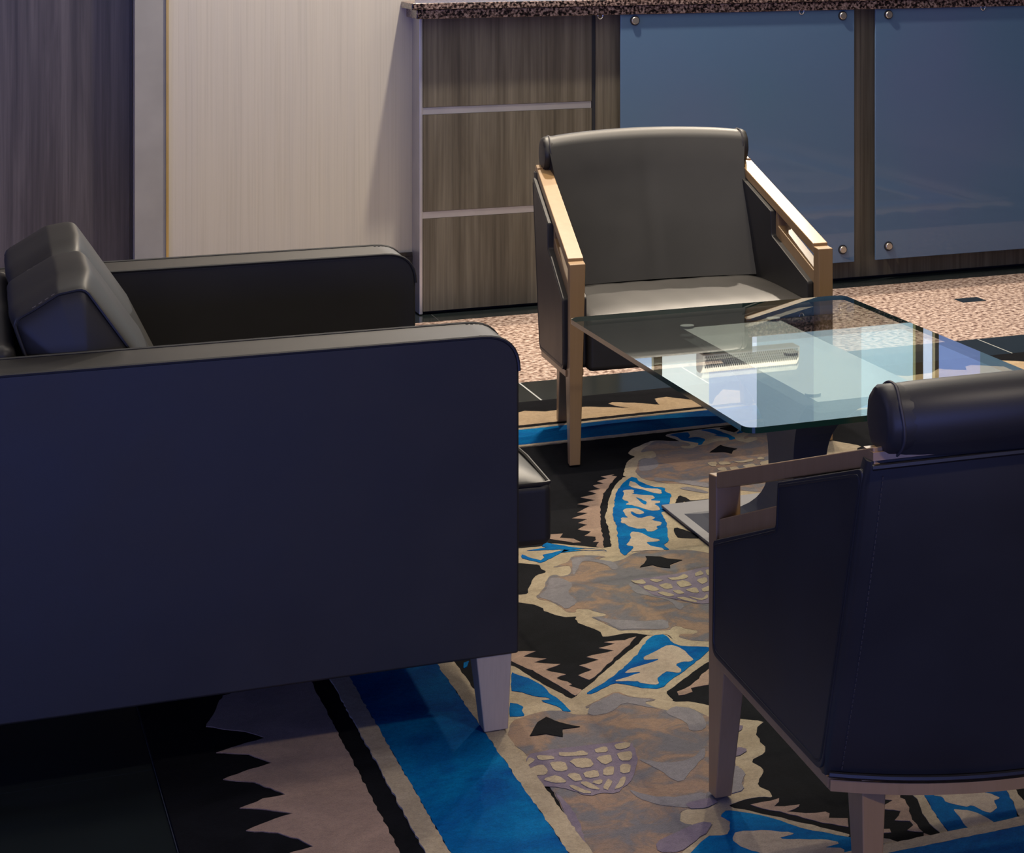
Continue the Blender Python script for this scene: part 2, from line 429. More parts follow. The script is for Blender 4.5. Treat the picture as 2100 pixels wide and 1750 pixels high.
# medallions: cream outline, mottled body, black eye, pale scales
R('scroll', P(cB, '35,575 60,570 80,510 105,420 160,370 270,335 195,290 190,260 40,245 -160,230 -160,90 40,75 220,60 250,20 600,50 890,80 940,60 1100,60 1300,40 2700,40 2700,1130 2000,1130 1800,1135 1650,1080 1560,1000 1400,1020 1200,990 1080,1000 880,1040 860,990 800,960 720,920 620,890 580,850 600,815 480,822 380,805 250,760 225,720 150,690 35,670 -200,640 -200,590'), M['r_cream'], 1)
R('scroll', P(cA, '1105,515 1040,570 985,640 940,760 925,850 895,940 905,1000 930,1040 960,1200 960,1350 1100,1400 2700,1400 2700,420 1500,490 1300,500'), M['r_cream'], 1)
R('scroll', P(cF, '-10,850 0,730 40,640 90,600 150,570 90,550 45,520 110,465 250,405 390,352 560,358 700,367 760,362 600,305 560,290 580,268 1130,190 1560,152 1600,180 1940,170 2700,110 2700,940 1160,900 300,850'), M['r_cream'], 1)
R('scroll', P(cC, '-60,330 105,410 190,460 400,590 655,720 690,700 770,635 860,560 1000,440 1150,310 1320,180 1420,75 1490,70 1630,55 1730,140 2300,170 2060,345 1950,410 1740,570 1620,660 1700,720 1690,750 1900,750 2050,780 2400,880 2400,1400 100,1400 -150,1200 -300,900 -260,400'), M['r_cream'], 1)
R('scroll', P(cD, '-400,145 165,145 510,175 430,230 410,320 450,400 530,500 510,550 350,650 440,710 500,765 460,850 430,910 470,970 590,1020 610,1085 480,1080 260,1110 100,1175 110,1205 300,1240 520,1290 760,1340 1000,1400 1476,1510 1560,1540 1476,1580 1400,1800 -500,1900 -800,1500 -400,1200 -100,1120'), M['r_cream'], 1)
body = M['r_body']
R('medallion', P(cF, '150,800 180,700 180,640 260,590 350,600 430,580 430,530 380,490 330,495 220,520 260,470 390,375 430,358 780,370 900,400 880,425 760,430 780,460 900,465 1010,420 1080,420 1240,365 1420,350 1480,330 1560,370 1680,385 1800,340 1790,310 1690,310 1620,335 1595,310 1700,260 1900,225 2700,170 2700,1100 1900,1060 1500,1020 1160,1000 800,940 500,930 250,870'), body, 2)
R('medallion', P(cB, '145,612 230,530 265,430 300,385 360,365 430,385 520,360 530,300 505,265 440,270 345,290 345,280 500,230 545,165 700,155 930,170 830,195 830,215 960,235 1080,205 1200,140 1300,110 1540,103 1850,100 2050,140 2700,140 2700,1080 2005,1085 1800,1070 1700,1040 1690,1005 1885,1000 1890,965 1740,945 1720,920 1640,920 1580,965 1400,965 1180,960 1050,968 1000,940 960,920 850,870 740,820 900,810 905,785 790,765 720,735 620,730 570,740 600,770 480,770 440,730 370,680 290,650 200,630'), body, 2)
R('medallion', P(c7, '340,460 500,400 600,380 720,380 800,410 900,410 1040,370 1040,345 940,340 890,365 870,350 1000,290 1095,240 1200,280 1385,295 1370,310 1290,315 1350,350 1500,390 1530,390 1500,350 1640,360 1740,420 1900,470 1940,540 1960,640 1950,780 2020,800 2020,920 1890,1000 1750,1075 1560,1090 1560,1190 1680,1210 1790,1190 1760,1250 1650,1330 1560,1400 1560,1600 950,1600 880,1400 700,1060 500,730 315,590 330,500'), body, 2)
# grey washes
for c, s in ((cB, '170,605 270,520 300,400 420,395 560,470 480,560 600,640 560,700 480,740 400,690 290,640'), (cB, '760,820 1000,850 1300,870 1560,850 1600,950 1400,958 1180,950 1050,958 960,905 850,860'),
             (cB, '540,190 700,175 820,200 1000,230 1040,300 980,320 900,250 700,215 640,230 600,320 560,380 540,300'), (cB, '1150,440 1300,500 1440,590 1640,640 1760,700 1700,760 1600,650 1400,600 1200,560'),
             (c7, '900,340 1000,300 1095,250 1200,290 1370,300 1290,320 1400,370 1300,350 1150,320 1050,400 900,420'), (c7, '1500,350 1640,365 1740,430 1740,520 1620,530 1600,460 1450,400'),
             (cF, '200,780 200,640 260,600 420,600 480,700 360,760'), (cA, '1420,520 1620,545 1800,560 2010,590 2010,640 1800,600 1560,560 1430,570'), (cA, '1690,640 1800,625 2010,680 1990,700 1800,670'),
             (c7, '1230,720 1450,760 1620,740 1740,640 1740,700 1650,800 1560,900 1480,860 1400,800'), (c7, '1180,940 1350,1000 1560,1000 1740,960 1740,1060 1560,1080 1400,1060 1250,1010')):
    R('grey_wash', P(c, s), M['r_grey'], 3)
for c, s in ((c7, '440,700 680,655 1000,620 1200,600 1250,700 1240,830 1190,900 1100,980 1000,970 900,1000 700,930 560,930 490,860'), (cB, '1170,420 1400,400 1700,355 1950,290 2120,280 2120,660 1900,690 1650,630 1400,590 1290,500'),
             (c7, '650,960 720,1010 820,1150 900,1400 900,1420 860,1400 700,1060'), (c7, '1380,1330 1500,1270 1700,1180 1790,1190 1760,1250 1650,1330 1560,1400 1400,1400'),
             (c7, '1600,1050 1740,1010 1840,1030 1740,1085 1620,1085'), (cD, '160,230 270,230 250,270 160,330'), (cD, '130,520 220,490 320,520 190,610 130,570')):
    R('purple_wash', P(c, s), M['r_purple'], 4)
R('grey_spot', P(cD, '60,730 170,715 250,760 280,830 240,910 285,1000 100,1055 20,1040'), M['r_grey'], 4)
for c, s in ((cF, '1150,520 1230,460 1290,420 1350,440 1520,470 1470,490 1450,535 1330,515'), (cB, '1275,292 1340,215 1340,170 1500,175 1560,195 1720,212 1600,260 1595,300 1500,290 1420,265'), (c7, '480,565 530,470 590,430 700,470 835,498 720,515 710,575 590,550')):
    R('eye', P(c, s), M['r_black'], 5, 0)
scales = [(cF, ['1110,670 1180,650 1250,650 1240,710 1180,710', '1270,650 1400,645 1460,680 1280,695', '1440,640 1600,640 1720,605 1740,640 1560,665', '1780,600 1840,580 1900,610 1800,620', '1240,740 1340,720 1400,770 1290,770', '1410,730 1510,710 1570,750 1480,790', '1590,700 1740,670 1790,720 1680,745', '1810,660 1980,620 1950,690 1850,700', '1700,770 1830,730 1930,730 1850,790']),
 (cB, ['1170,430 1230,440 1300,420 1340,465 1290,478 1215,460', '1370,425 1460,420 1530,435 1440,460', '1555,410 1680,400 1740,365 1795,385 1780,410 1640,435', '1855,365 1930,325 1960,370 1870,395', '1980,330 2015,310 2060,370 2000,385', '1300,500 1380,480 1490,530 1430,555 1330,535', '1465,490 1540,465 1590,465 1635,520 1560,530', '1650,460 1750,430 1850,485 1710,515', '1880,430 1985,395 2000,450 1930,480', '1445,570 1530,555 1660,600 1580,610', '1610,545 1690,535 1765,575 1700,585', '1755,535 1850,510 1890,515 1910,570 1820,565', '1935,520 2030,490 2030,550 1960,560', '1650,620 1760,615 1900,665 1850,675', '1780,600 1940,635 2005,575 2005,630 1930,655']),
 (c7, ['445,770 480,720 515,745 470,780', '525,705 650,715 660,735 545,745', '680,685 800,690 850,672 900,690 890,712 690,715', '935,665 1030,640 1045,680 950,695', '1075,630 1190,610 1195,655 1100,670', '470,800 570,770 610,810 600,850 520,855', '620,760 720,755 765,815 680,825 635,800', '755,740 910,728 945,785 820,805', '950,720 1060,700 1065,760 1010,775', '1100,690 1215,675 1205,745 1120,745', '735,845 820,835 860,890 790,895', '860,830 960,815 985,860 890,875', '1010,800 1090,785 1085,845 1010,855', '1125,775 1200,770 1200,830 1130,840', '570,880 680,850 760,905 640,905', '830,905 900,895 1000,960 900,950', '920,900 1000,880 990,920', '1000,945 1040,880 1070,885 1040,960', '1080,950 1140,865 1180,865 1130,945', '745,925 800,925 940,985 850,980'])]
for c, l in scales:
    for s in l: R('scale', P(c, s), M['r_cream'], 6, 1)
# blue fields
blue = M['r_blue']
R('blue_field', P(cA, '1170,520 1240,530 1260,570 1400,625 1540,635 1540,680 1610,710 1590,800 1570,880 1490,900 1560,1000 1570,1180 1590,1210 1520,1260 1600,1305 1550,1308 1480,1280 1300,1290 1215,1262 1180,1300 1120,1375 1060,1335 1040,1250 1020,1040 975,960 990,850 1010,700 1060,620'), blue, 3)
R('blue_field', P(cC, '1490,75 1630,62 1680,150 1800,185 2100,190 2060,240 1950,330 1780,460 1700,510 1580,625 1330,605 1180,570 1100,560 940,640 880,670 805,675 900,610 1080,500 1300,310 1440,120'), blue, 3)
R('blue_field', P(cC, '40,450 105,475 240,520 380,600 440,680 520,720 640,830 650,855 570,850 550,810 340,740 440,735 430,710 300,700 120,645 40,640'), blue, 3)
R('blue_field', P(cC, '20,765 95,770 160,800 150,850 180,900 95,905 20,905'), blue, 3)
R('blue_field', P(c7, '0,40 40,20 30,60 0,80'), blue, 3); R('blue_field', P(c7, '55,225 100,240 95,300 70,300'), blue, 3)
R('blue_field', P(cB, '220,60 255,20 560,75 880,95 920,110 460,100 430,130 250,220 200,238 90,215 0,190 0,150 110,190 200,215 240,180 230,155 330,130 470,95 250,100 60,110 100,100 270,75'), blue, 3, 0)
for s in ('590,280 860,240 885,290 850,325 1000,310 1090,340 1050,410 1000,420 1000,390 930,375 790,355 700,300', '1020,215 1200,200 1310,240 1490,310 1490,340 1420,350 1400,310 1300,300 1200,285 1280,280 1100,230', '1500,265 1600,185 1770,180 1690,210 1600,250'):
    R('blue_field', P(cF, s), blue, 3)
for s in ('400,310 560,300 680,355 560,355 430,335', '1260,190 1420,170 1570,150 1500,250 1400,225'): R('black_field', P(cF, s), M['r_black'], 3)
R('blue_field', P(cD, '0,1290 60,1240 300,1280 520,1320 760,1390 1000,1470 1476,1560 1700,1600 1700,1900 -500,1900 -200,1560 50,1550 110,1450 100,1370 0,1320'), blue, 3)
R('blue_field', P(cE, '680,200 700,120 1780,100 1860,290 1980,480 2010,650 2100,720 2300,850 1850,830 1600,880 1380,920 1100,970 1090,850 970,680 840,500 760,330'), blue, 3)
R('blue_field', P(cE, '0,940 180,970 300,1010 460,1090 400,1116 0,1116'), blue, 3)
# leaves on the blue
for c, s in ((cA, '1160,565 1230,590 1290,640 1500,655 1510,710 1400,690 1300,655 1200,640 1150,610'), (cA, '1100,665 1200,660 1210,690 1180,710 1400,720 1440,750 1380,775 1480,780 1500,800 1420,810 1490,850 1480,885 1400,890 1290,860 1200,830 1115,820 1160,790 1080,770 1100,720 1090,680'),
             (cA, '1090,880 1140,860 1240,865 1330,910 1260,930 1170,890 1180,930 1270,970 1380,940 1440,960 1400,990 1510,1010 1500,1040 1440,1060 1470,1080 1400,1115 1340,1110 1340,1075 1260,1085 1150,1060 1120,1030 1070,1020 1070,960 1150,965 1110,930'),
             (cA, '1180,1110 1280,1120 1360,1170 1500,1205 1440,1220 1340,1225 1400,1270 1530,1290 1530,1320 1400,1312 1230,1320 1180,1335 1215,1270 1110,1260 1170,1210 1170,1150'),
             (cC, '1670,165 1780,200 1850,270 1915,320 1880,345 1800,345 1730,370 1790,440 1760,465 1650,440 1580,480 1540,520 1560,575 1500,585 1380,565 1330,545 1200,545 1085,550 1200,510 1400,450 1190,465 1250,420 1400,380 1590,315 1400,330 1400,300 1500,250'),
             (cD, '110,1600 180,1500 560,1490 760,1510 890,1525 640,1590 1000,1600 1230,1600 1440,1640 1200,1700 1476,1700 1476,1790 500,1790 400,1740 260,1700'),
             (cE, '840,190 960,190 1000,230 1270,320 1280,270 1120,180 1500,130 1430,210 1590,270 1520,310 1700,340 1780,390 1680,430 1740,500 1650,590 1550,570 1400,480 1300,510 1050,450 1010,370 880,350 870,290'),
             (cE, '1150,540 1290,550 1500,590 1650,680 1780,810 1650,860 1370,920 1370,810 1300,740 1220,620')):
    R('leaf', P(c, s), M['r_leaf'], 4, 1)
R('blue_field', P(cA, '1215,740 1300,770 1350,790 1330,830 1260,775'), blue, 5)
# black shapes over cream
R('black_field', P(cA, '1685,718 1760,740 1830,780 2100,750 2100,830 1880,830 1900,790 1800,800 1740,780 1730,860 1650,870 1660,800'), M['r_black'], 3)
R('black_field', P(cA, '1640,1060 1780,1100 1950,1180 1680,1180 1650,1130'), M['r_black'], 3)
# fringes (saw-toothed tan bands on black)
tan = M['r_tan']
for c, s in ((cA, '1020,515 965,505 995,490 850,515 920,535 815,567 880,590 765,610 840,650 710,672 810,700 635,738 790,770 595,815 740,835 600,903 710,910 540,965 700,975 605,1015 700,1035 600,1085 745,1110 680,1155 790,1165 800,1200 770,1220 830,1220 800,1270 880,1290 880,1180 850,1060 845,850 880,700 960,590'),
             (cA, '270,1140 440,1130 410,1175 560,1185 640,1225 560,1230 420,1205 240,1180 150,1160'),
             (cC, '100,235 300,230 160,290 400,310 280,350 545,365 390,430 600,470 500,510 670,570 630,585 770,630 700,690 550,600 300,450 115,370 -60,290'),
             (cC, '1320,85 1200,120 990,140 1100,160 930,200 1100,225 815,290 940,325 735,380 880,425 720,480 850,525 960,440 1100,300 1250,170'),
             (cC, '1740,650 1880,590 1930,540 2060,420 2200,380 2060,580 1880,610 1910,650 1820,680 1760,685'),
             (cD, '350,1175 460,1150 600,1130 700,1100 690,1140 630,1190 760,1190 930,1170 920,1200 790,1260 1000,1285 1240,1265 1290,1280 1290,1330 1520,1340 1520,1440 1200,1390 900,1310 700,1260 480,1220'),
             (cE, '50,210 430,210 440,370 500,400 560,560 600,680 700,800 740,840 520,820 610,750 570,690 360,680 450,560 150,520 320,410 50,380 240,260 60,260'),
             (cE, '20,790 300,800 320,840 20,880'), (cE, '760,850 850,880 910,950 760,1020')):
    R('fringe', P(c, s), tan, 2, 0)
R('scroll', P(cE, '550,200 560,120 690,120 680,200 760,330 840,500 970,680 1090,850 1100,970 1020,980 1000,860 860,750 750,620 700,490 640,370 570,300'), M['r_cream'], 2)
R('scroll', P(cE, '0,890 250,930 430,990 580,1000 580,1080 450,1080 200,1000 0,950'), M['r_cream'], 4)
R('scroll', P(cE, '1790,120 1920,80 1980,260 2080,420 2250,560 2300,800 2030,640 1980,480 1860,290'), M['r_cream'], 4)
R('scroll', P(c3, '790,400 850,405 1035,440 985,455 1035,495 900,540 790,560'), M['r_cream'], 2)
# the pattern goes on right of the near armchair: plain scrolls and leaves
for (ox, oy) in ((2.75, 3.55), (2.9, 4.6), (4.0, 3.5), (4.05, 4.7)):
    for nm, mt, ly, rr in (('scroll', 'r_cream', 1, .40), ('medallion', 'r_body', 2, .33), ('eye', 'r_black', 5, .06)):
        R(nm, [(ox+rr*math.cos(a)*(1+.18*math.sin(5*a)), oy+rr*math.sin(a)*(1+.15*math.cos(4*a))) for a in [k*math.pi/16 for k in range(32)]], M[mt], ly)
# border: edge field with sawtooth tan band, black line, cream line, blue stripe, cream line
def rect(name, x0, y0, x1, y1, mat, layer): return R(name, [(x0, y0), (x1, y0), (x1, y1), (x0, y1)], mat, layer, 0)
BL = 7
L0 = RX0+.513; RR = RX1-.513; T0 = 5.598; B0 = RY0+.513
rect('border_stripe', .717, B0-.157, .874, T0+.172, blue, BL); rect('border_stripe', RR, B0-.157, RR+.157, T0+.172, blue, BL)
rect('border_stripe', .717, 5.612, RR+.157, 5.774, blue, BL+.4); rect('border_stripe', .717, 2.796, RR+.157, 2.953, blue, BL+.4)
cr = M['r_cream']
rect('border_line', .874, B0, .905, T0, cr, BL+.2); rect('border_line', .685, B0-.188, .717, 5.80, cr, BL+.2)
rect('border_line', .874, 5.593, RR, 5.612, cr, BL+.2); rect('border_line', .69, 5.774, RR+.185, 5.796, cr, BL+.2)
rect('border_line', .874, 2.953, RR, 2.983, cr, BL+.2); rect('border_line', .69, 2.766, RR+.185, 2.796, cr, BL+.2)
rect('border_line', RR-.03, B0, RR, T0, cr, BL+.2); rect('border_line', RR+.157, B0-.157, RR+.185, 5.79, cr, BL+.2)
def saw(p0, p1, base, depth, n, seed, lean):
    """teeth along the line p0->p1 (fixed side), reaching `depth` outwards"""
    r = random.Random(seed); p0 = Vector(p0); p1 = Vector(p1); d = (p1-p0); L = d.length; d.normalize(); nrm = Vector(base)
    pts = [tuple(p0), tuple(p1)]
    for k in range(n, 0, -1):
        t0 = L*k/n; w = L/n
        pts += [tuple(p0+d*(t0-w*.1)+nrm*(depth-.075)), tuple(p0+d*(t0-w*.35)+nrm*(depth-.035+r.uniform(-.008, .008))), tuple(p0+d*(t0-w*(.55-lean))+nrm*(depth+r.uniform(-.01, .02))), tuple(p0+d*(t0-w*.72)+nrm*(depth-.045)), tuple(p0+d*(t0-w*.9)+nrm*(depth-.095))]
    return pts
# left band: teeth read from the photograph, then continued
lt = [(480, 1404), (400, 1420), (500, 1450), (430, 1490), (509, 1461), (423, 1491), (500, 1502), (545, 1515), (490, 1530), (443, 1545), (510, 1549), (557, 1566), (500, 1584), (456, 1600), (520, 1606), (587, 1631), (540, 1640), (492, 1659), (545, 1662), (600, 1670), (550, 1686), (505, 1706), (570, 1710), (610, 1722), (640, 1738), (600, 1750), (560, 1765)]
lp = [floor_pt(a, b, RZ) for a, b in lt[5:]]
pts = lp[:]
y = lp[-1][1]
while y > 2.62: pts += [(.52, y-.03), (.565, y-.055), (.50, y-.075), (.455, y-.10), (.53, y-.12)]; y -= .12
pts += [(.652, y-.02), (.652, 5.80)]
y = 5.72
while y > lp[0][1]+.12: pts += [(.55, y), (.46, y-.035), (.57, y-.07), (.50, y-.10)]; y -= .12
R('fringe', pts, tan, 3, 0)
# far band
ft = [(1077, 844), (1119, 845), (1201, 835), (1292, 838), (1262, 833), (1247, 829), (1256, 826), (1300, 827), (1352, 831), (1346, 824), (1343, 819), (1366, 815), (1425, 822), (1461, 830)]
rt = [(1892, 768), (1910, 766), (1926, 757), (1938, 759), (1982, 760), (1980, 753), (1990, 749.5), (2020, 751), (2058, 753), (2046, 746), (2049, 740), (2100, 742.5)]
fp = [floor_pt(a, b, RZ) for a, b in ft]; rp = [floor_pt(a, b, RZ) for a, b in rt]
pts = [(.68, 5.83)]
x = .70
while x < fp[0][0]-.12: pts += [(x, 5.93), (x+.06, 6.0), (x+.08, 5.95)]; x += .13
pts += fp; x = fp[-1][0]+.04
while x < rp[0][0]-.12: pts += [(x, 5.93), (x+.05, 6.01), (x+.09, 5.97), (x+.12, 5.94)]; x += .16
pts += rp; x = rp[-1][0]+.04
while x < RX1-.25: pts += [(x, 5.93), (x+.05, 6.01), (x+.09, 5.97), (x+.12, 5.94)]; x += .16
pts += [(RX1-.18, 5.83)]
R('fringe', pts, M['r_tan_lit'], 3, 0)
R('fringe', saw((RX0+.29, 2.72), (RX1-.29, 2.72), (0, -1), .17, 34, 5, 0), tan, 3, 0)
R('fringe', saw((RX1-.29, 2.75), (RX1-.29, 5.8), (1, 0), .17, 25, 6, 0), tan, 3, 0)

# ------------------------------------------------------------------ reception counter
YC = 7.60
ctr = empty('reception_counter', (1.582, YC, 0), label='reception counter with grey-brown wood front and blue glass panels', category='counter')
IO = Matrix.Translation((-1.582, -YC, 0))
def at(o, parent=ctr, off=(1.582, YC, 0)):          # world coordinates -> child of an unrotated empty
    o.matrix_parent_inverse = Matrix.Translation(-Vector(off)); return o
at(box('carcass', (1.592, YC+.02, .012), (5.6, 8.12, 1.018), M['wood'], ctr))
at(box('end_post', (1.578, YC-.004, .003), (1.5895, YC+.118, 1.018), M['alu'], ctr, .002))
for z0, z1 in ((.012, .330), (.355, .687), (.713, 1.018)):
    at(box('wood_panel', (1.592, YC, z0), (2.184, YC+.02, z1), M['wood'], ctr))
for z0, z1 in ((.331, .354), (.688, .712)):
    at(box('metal_strip', (1.590, YC+.002, z0), (2.183, YC+.02, z1), M['alu'], ctr))
at(box('shadow_gap', (2.184, YC+.008, .012), (2.199, YC+.02, 1.018), M['darkgap'], ctr))
for x0, x1 in ((2.199, 2.292), (2.2925, 3.22), (3.2205, 4.20), (4.2005, 5.6)):
    at(box('wood_panel', (x0, YC-.002 if x0 < 2.25 else YC+.004, .012), (x1, YC+.02, 1.018), M['wood'], ctr))
at(box('plinth', (1.60, YC+.03, .0005), (5.6, 8.1, .0115), M['darkgap'], ctr))
gl = []
for gi, (x0, x1) in enumerate(((2.277, 3.176), (3.262, 4.16), (4.246, 5.14))):
    g = at(box('glass_panel', (x0, YC-.044, .078), (x1, YC-.034, 1.035 if False else 1.019), M['blueglass'], ctr, .0015))
    for bx in (x0+.052, x1-.048):
        for bz in (.127, .997):
            d = disc('standoff', (bx, YC-.0445, bz), .0135, .011, (0, -1, 0), M['steel'], g, 28, .002)
            d.matrix_parent_inverse = Matrix.Identity(4)
            d2 = disc('standoff_collar', (bx, YC-.0335, bz), .0165, .032, (0, 1, 0), M['darkgap'], g, 20)
            d3 = disc('standoff_washer', (bx, YC-.0443, bz), .0175, .003, (0, -1, 0), M['darkgap'], g, 24)
# granite worktop
top = empty('granite_worktop', (1.56, 7.55, 1.02), label='speckled dark pink granite worktop on the reception counter', category='countertop')
TO = (1.56, 7.55, 1.02)
for nm_, xl, yf, z0, z1 in (('lower_slab', 1.558, 7.545, 1.0195, 1.051), ('upper_slab', 1.540, 7.535, 1.0515, 1.074)):
    pq = [(xl, yf), (5.7, yf), (5.7, 8.15), (1.592, 8.15), (1.592, YW-.001), (xl, YW-.001)]
    q = mesh(nm_, [(a, b, z0) for a, b in pq]+[(a, b, z1) for a, b in pq], [tuple(range(6)), tuple(range(6, 12))]+[(i, (i+1) % 6, 6+(i+1) % 6, 6+i) for i in range(6)], M['granite_top'], top)
    bevel(q, .003, 3); at(q, top, TO)
for hx, hy in ((1232, 33), (1645, 20), (2017, 11)):
    dx, dy = c2w((hx-CX)/F, 1); t_ = 7.548/dy; X = dx*t_
    at(tube('purse_hook', [(X+.009*math.sin(a), 7.552, 1.0185-.0125*math.cos(a)+0) for a in [(-1.9+3.8*k/12) for k in range(13)]], .0022, M['chrome'], top, 8), top, TO)
# printer on the counter (seen mirrored in the table glass)
mon = empty('desktop_printer', (2.84, 7.86, 1.0745), label='white vented desktop printer on the worktop, visible only mirrored in the table glass', category='printer')
MO = (2.84, 7.86, 1.0745)
at(box('base', (2.665, 7.79, 1.0748), (2.86, 7.98, 1.176), M['black_plastic'], mon, .006), mon, MO)
prof = fillet([(7.775, 1.175), (7.86, 1.175), (7.86, 1.250), (7.81, 1.250), (7.785, 1.225)], [.004, .01, .02, .03, .03])
at(prism('cover', prof, 2.66, 3.045, M['white_plastic'], mon, None, .004), mon, MO)
hv = []; hf = []
for i in range(44):
    for j in range(5):
        xh = 2.668+i*.0084+(.0046 if j % 2 else 0); zh = 1.182+j*.0095; yh_ = 7.7735+(.0016*j if j < 5 else 0); k = len(hv)
        hv += [(xh, yh_, zh), (xh+.005, yh_, zh), (xh+.005, yh_+.0012, zh+.006), (xh, yh_+.0012, zh+.006), (xh, yh_+.004, zh), (xh+.005, yh_+.004, zh), (xh+.005, yh_+.005, zh+.006), (xh, yh_+.005, zh+.006)]
        hf += [(k, k+1, k+2, k+3), (k, k+1, k+5, k+4), (k+2, k+3, k+7, k+6)]
h_ = at(mesh('vent_holes', hv, hf, M['black_plastic'], mon), mon, MO); h_['kind'] = 'stuff'

# ------------------------------------------------------------------ glass coffee table
ZT = .455
tb = empty('coffee_table', (1.71, 4.36, .012), label='low glass-topped coffee table on a waisted grey metal pedestal', category='table')
TB = (1.71, 4.36, .012)
x0, x1, y0, y1 = 1.368, 2.052, 3.757, 4.952
pl = fillet([(x0, y0), (x1, y0), (x1, y1), (x0, y1)], .03, 8)
n = len(pl); v = [(a, b, ZT-.011) for a, b in pl]+[(a, b, ZT) for a, b in pl]
me_ = mesh('glass_top', v, [tuple(range(n)), tuple(range(n, 2*n))]+[(i, (i+1) % n, n+(i+1) % n, n+i) for i in range(n)], [M['glass'], M['glass_edge']], tb)
for p in me_.data.polygons: p.material_index = 1 if len(p.vertices) == 4 and abs(p.normal.z) < .5 else 0
at(me_, tb, TB)
secs = []
NZ = 26
for k in range(NZ+1):
    u = k/NZ; z = .018+u*(.438-.018)
    e = (z-.205)/(.438-.205) if z > .205 else (.205-z)/(.205-.018)
    f = e**2.7
    if z > .205: hu, hw = .037+f*(.118-.037), .074+f*(.415-.074)
    else: hu, hw = .037+f*(.120-.037), .074+f*(.40-.074)
    secs.append([(1.71-hu, 4.385-hw, z), (1.71+hu, 4.385-hw, z), (1.71+hu, 4.385+hw, z), (1.71-hu, 4.385+hw, z)])
ped = at(sweep('pedestal', secs, M['powder'], tb, True, False), tb, TB)
at(box('base_plate', (1.567, 3.885, .0122), (1.853, 4.879, .0182), M['powder'], tb, .0015), tb, TB)
for px_, py_ in ((1.605, 4.03), (1.605, 4.805), (1.815, 4.03), (1.815, 4.805), (1.71, 4.42)):
    at(disc('glass_pad', (px_, py_, .4345), .016, .0085, (0, 0, 1), M['powder'], tb, 24), tb, TB)

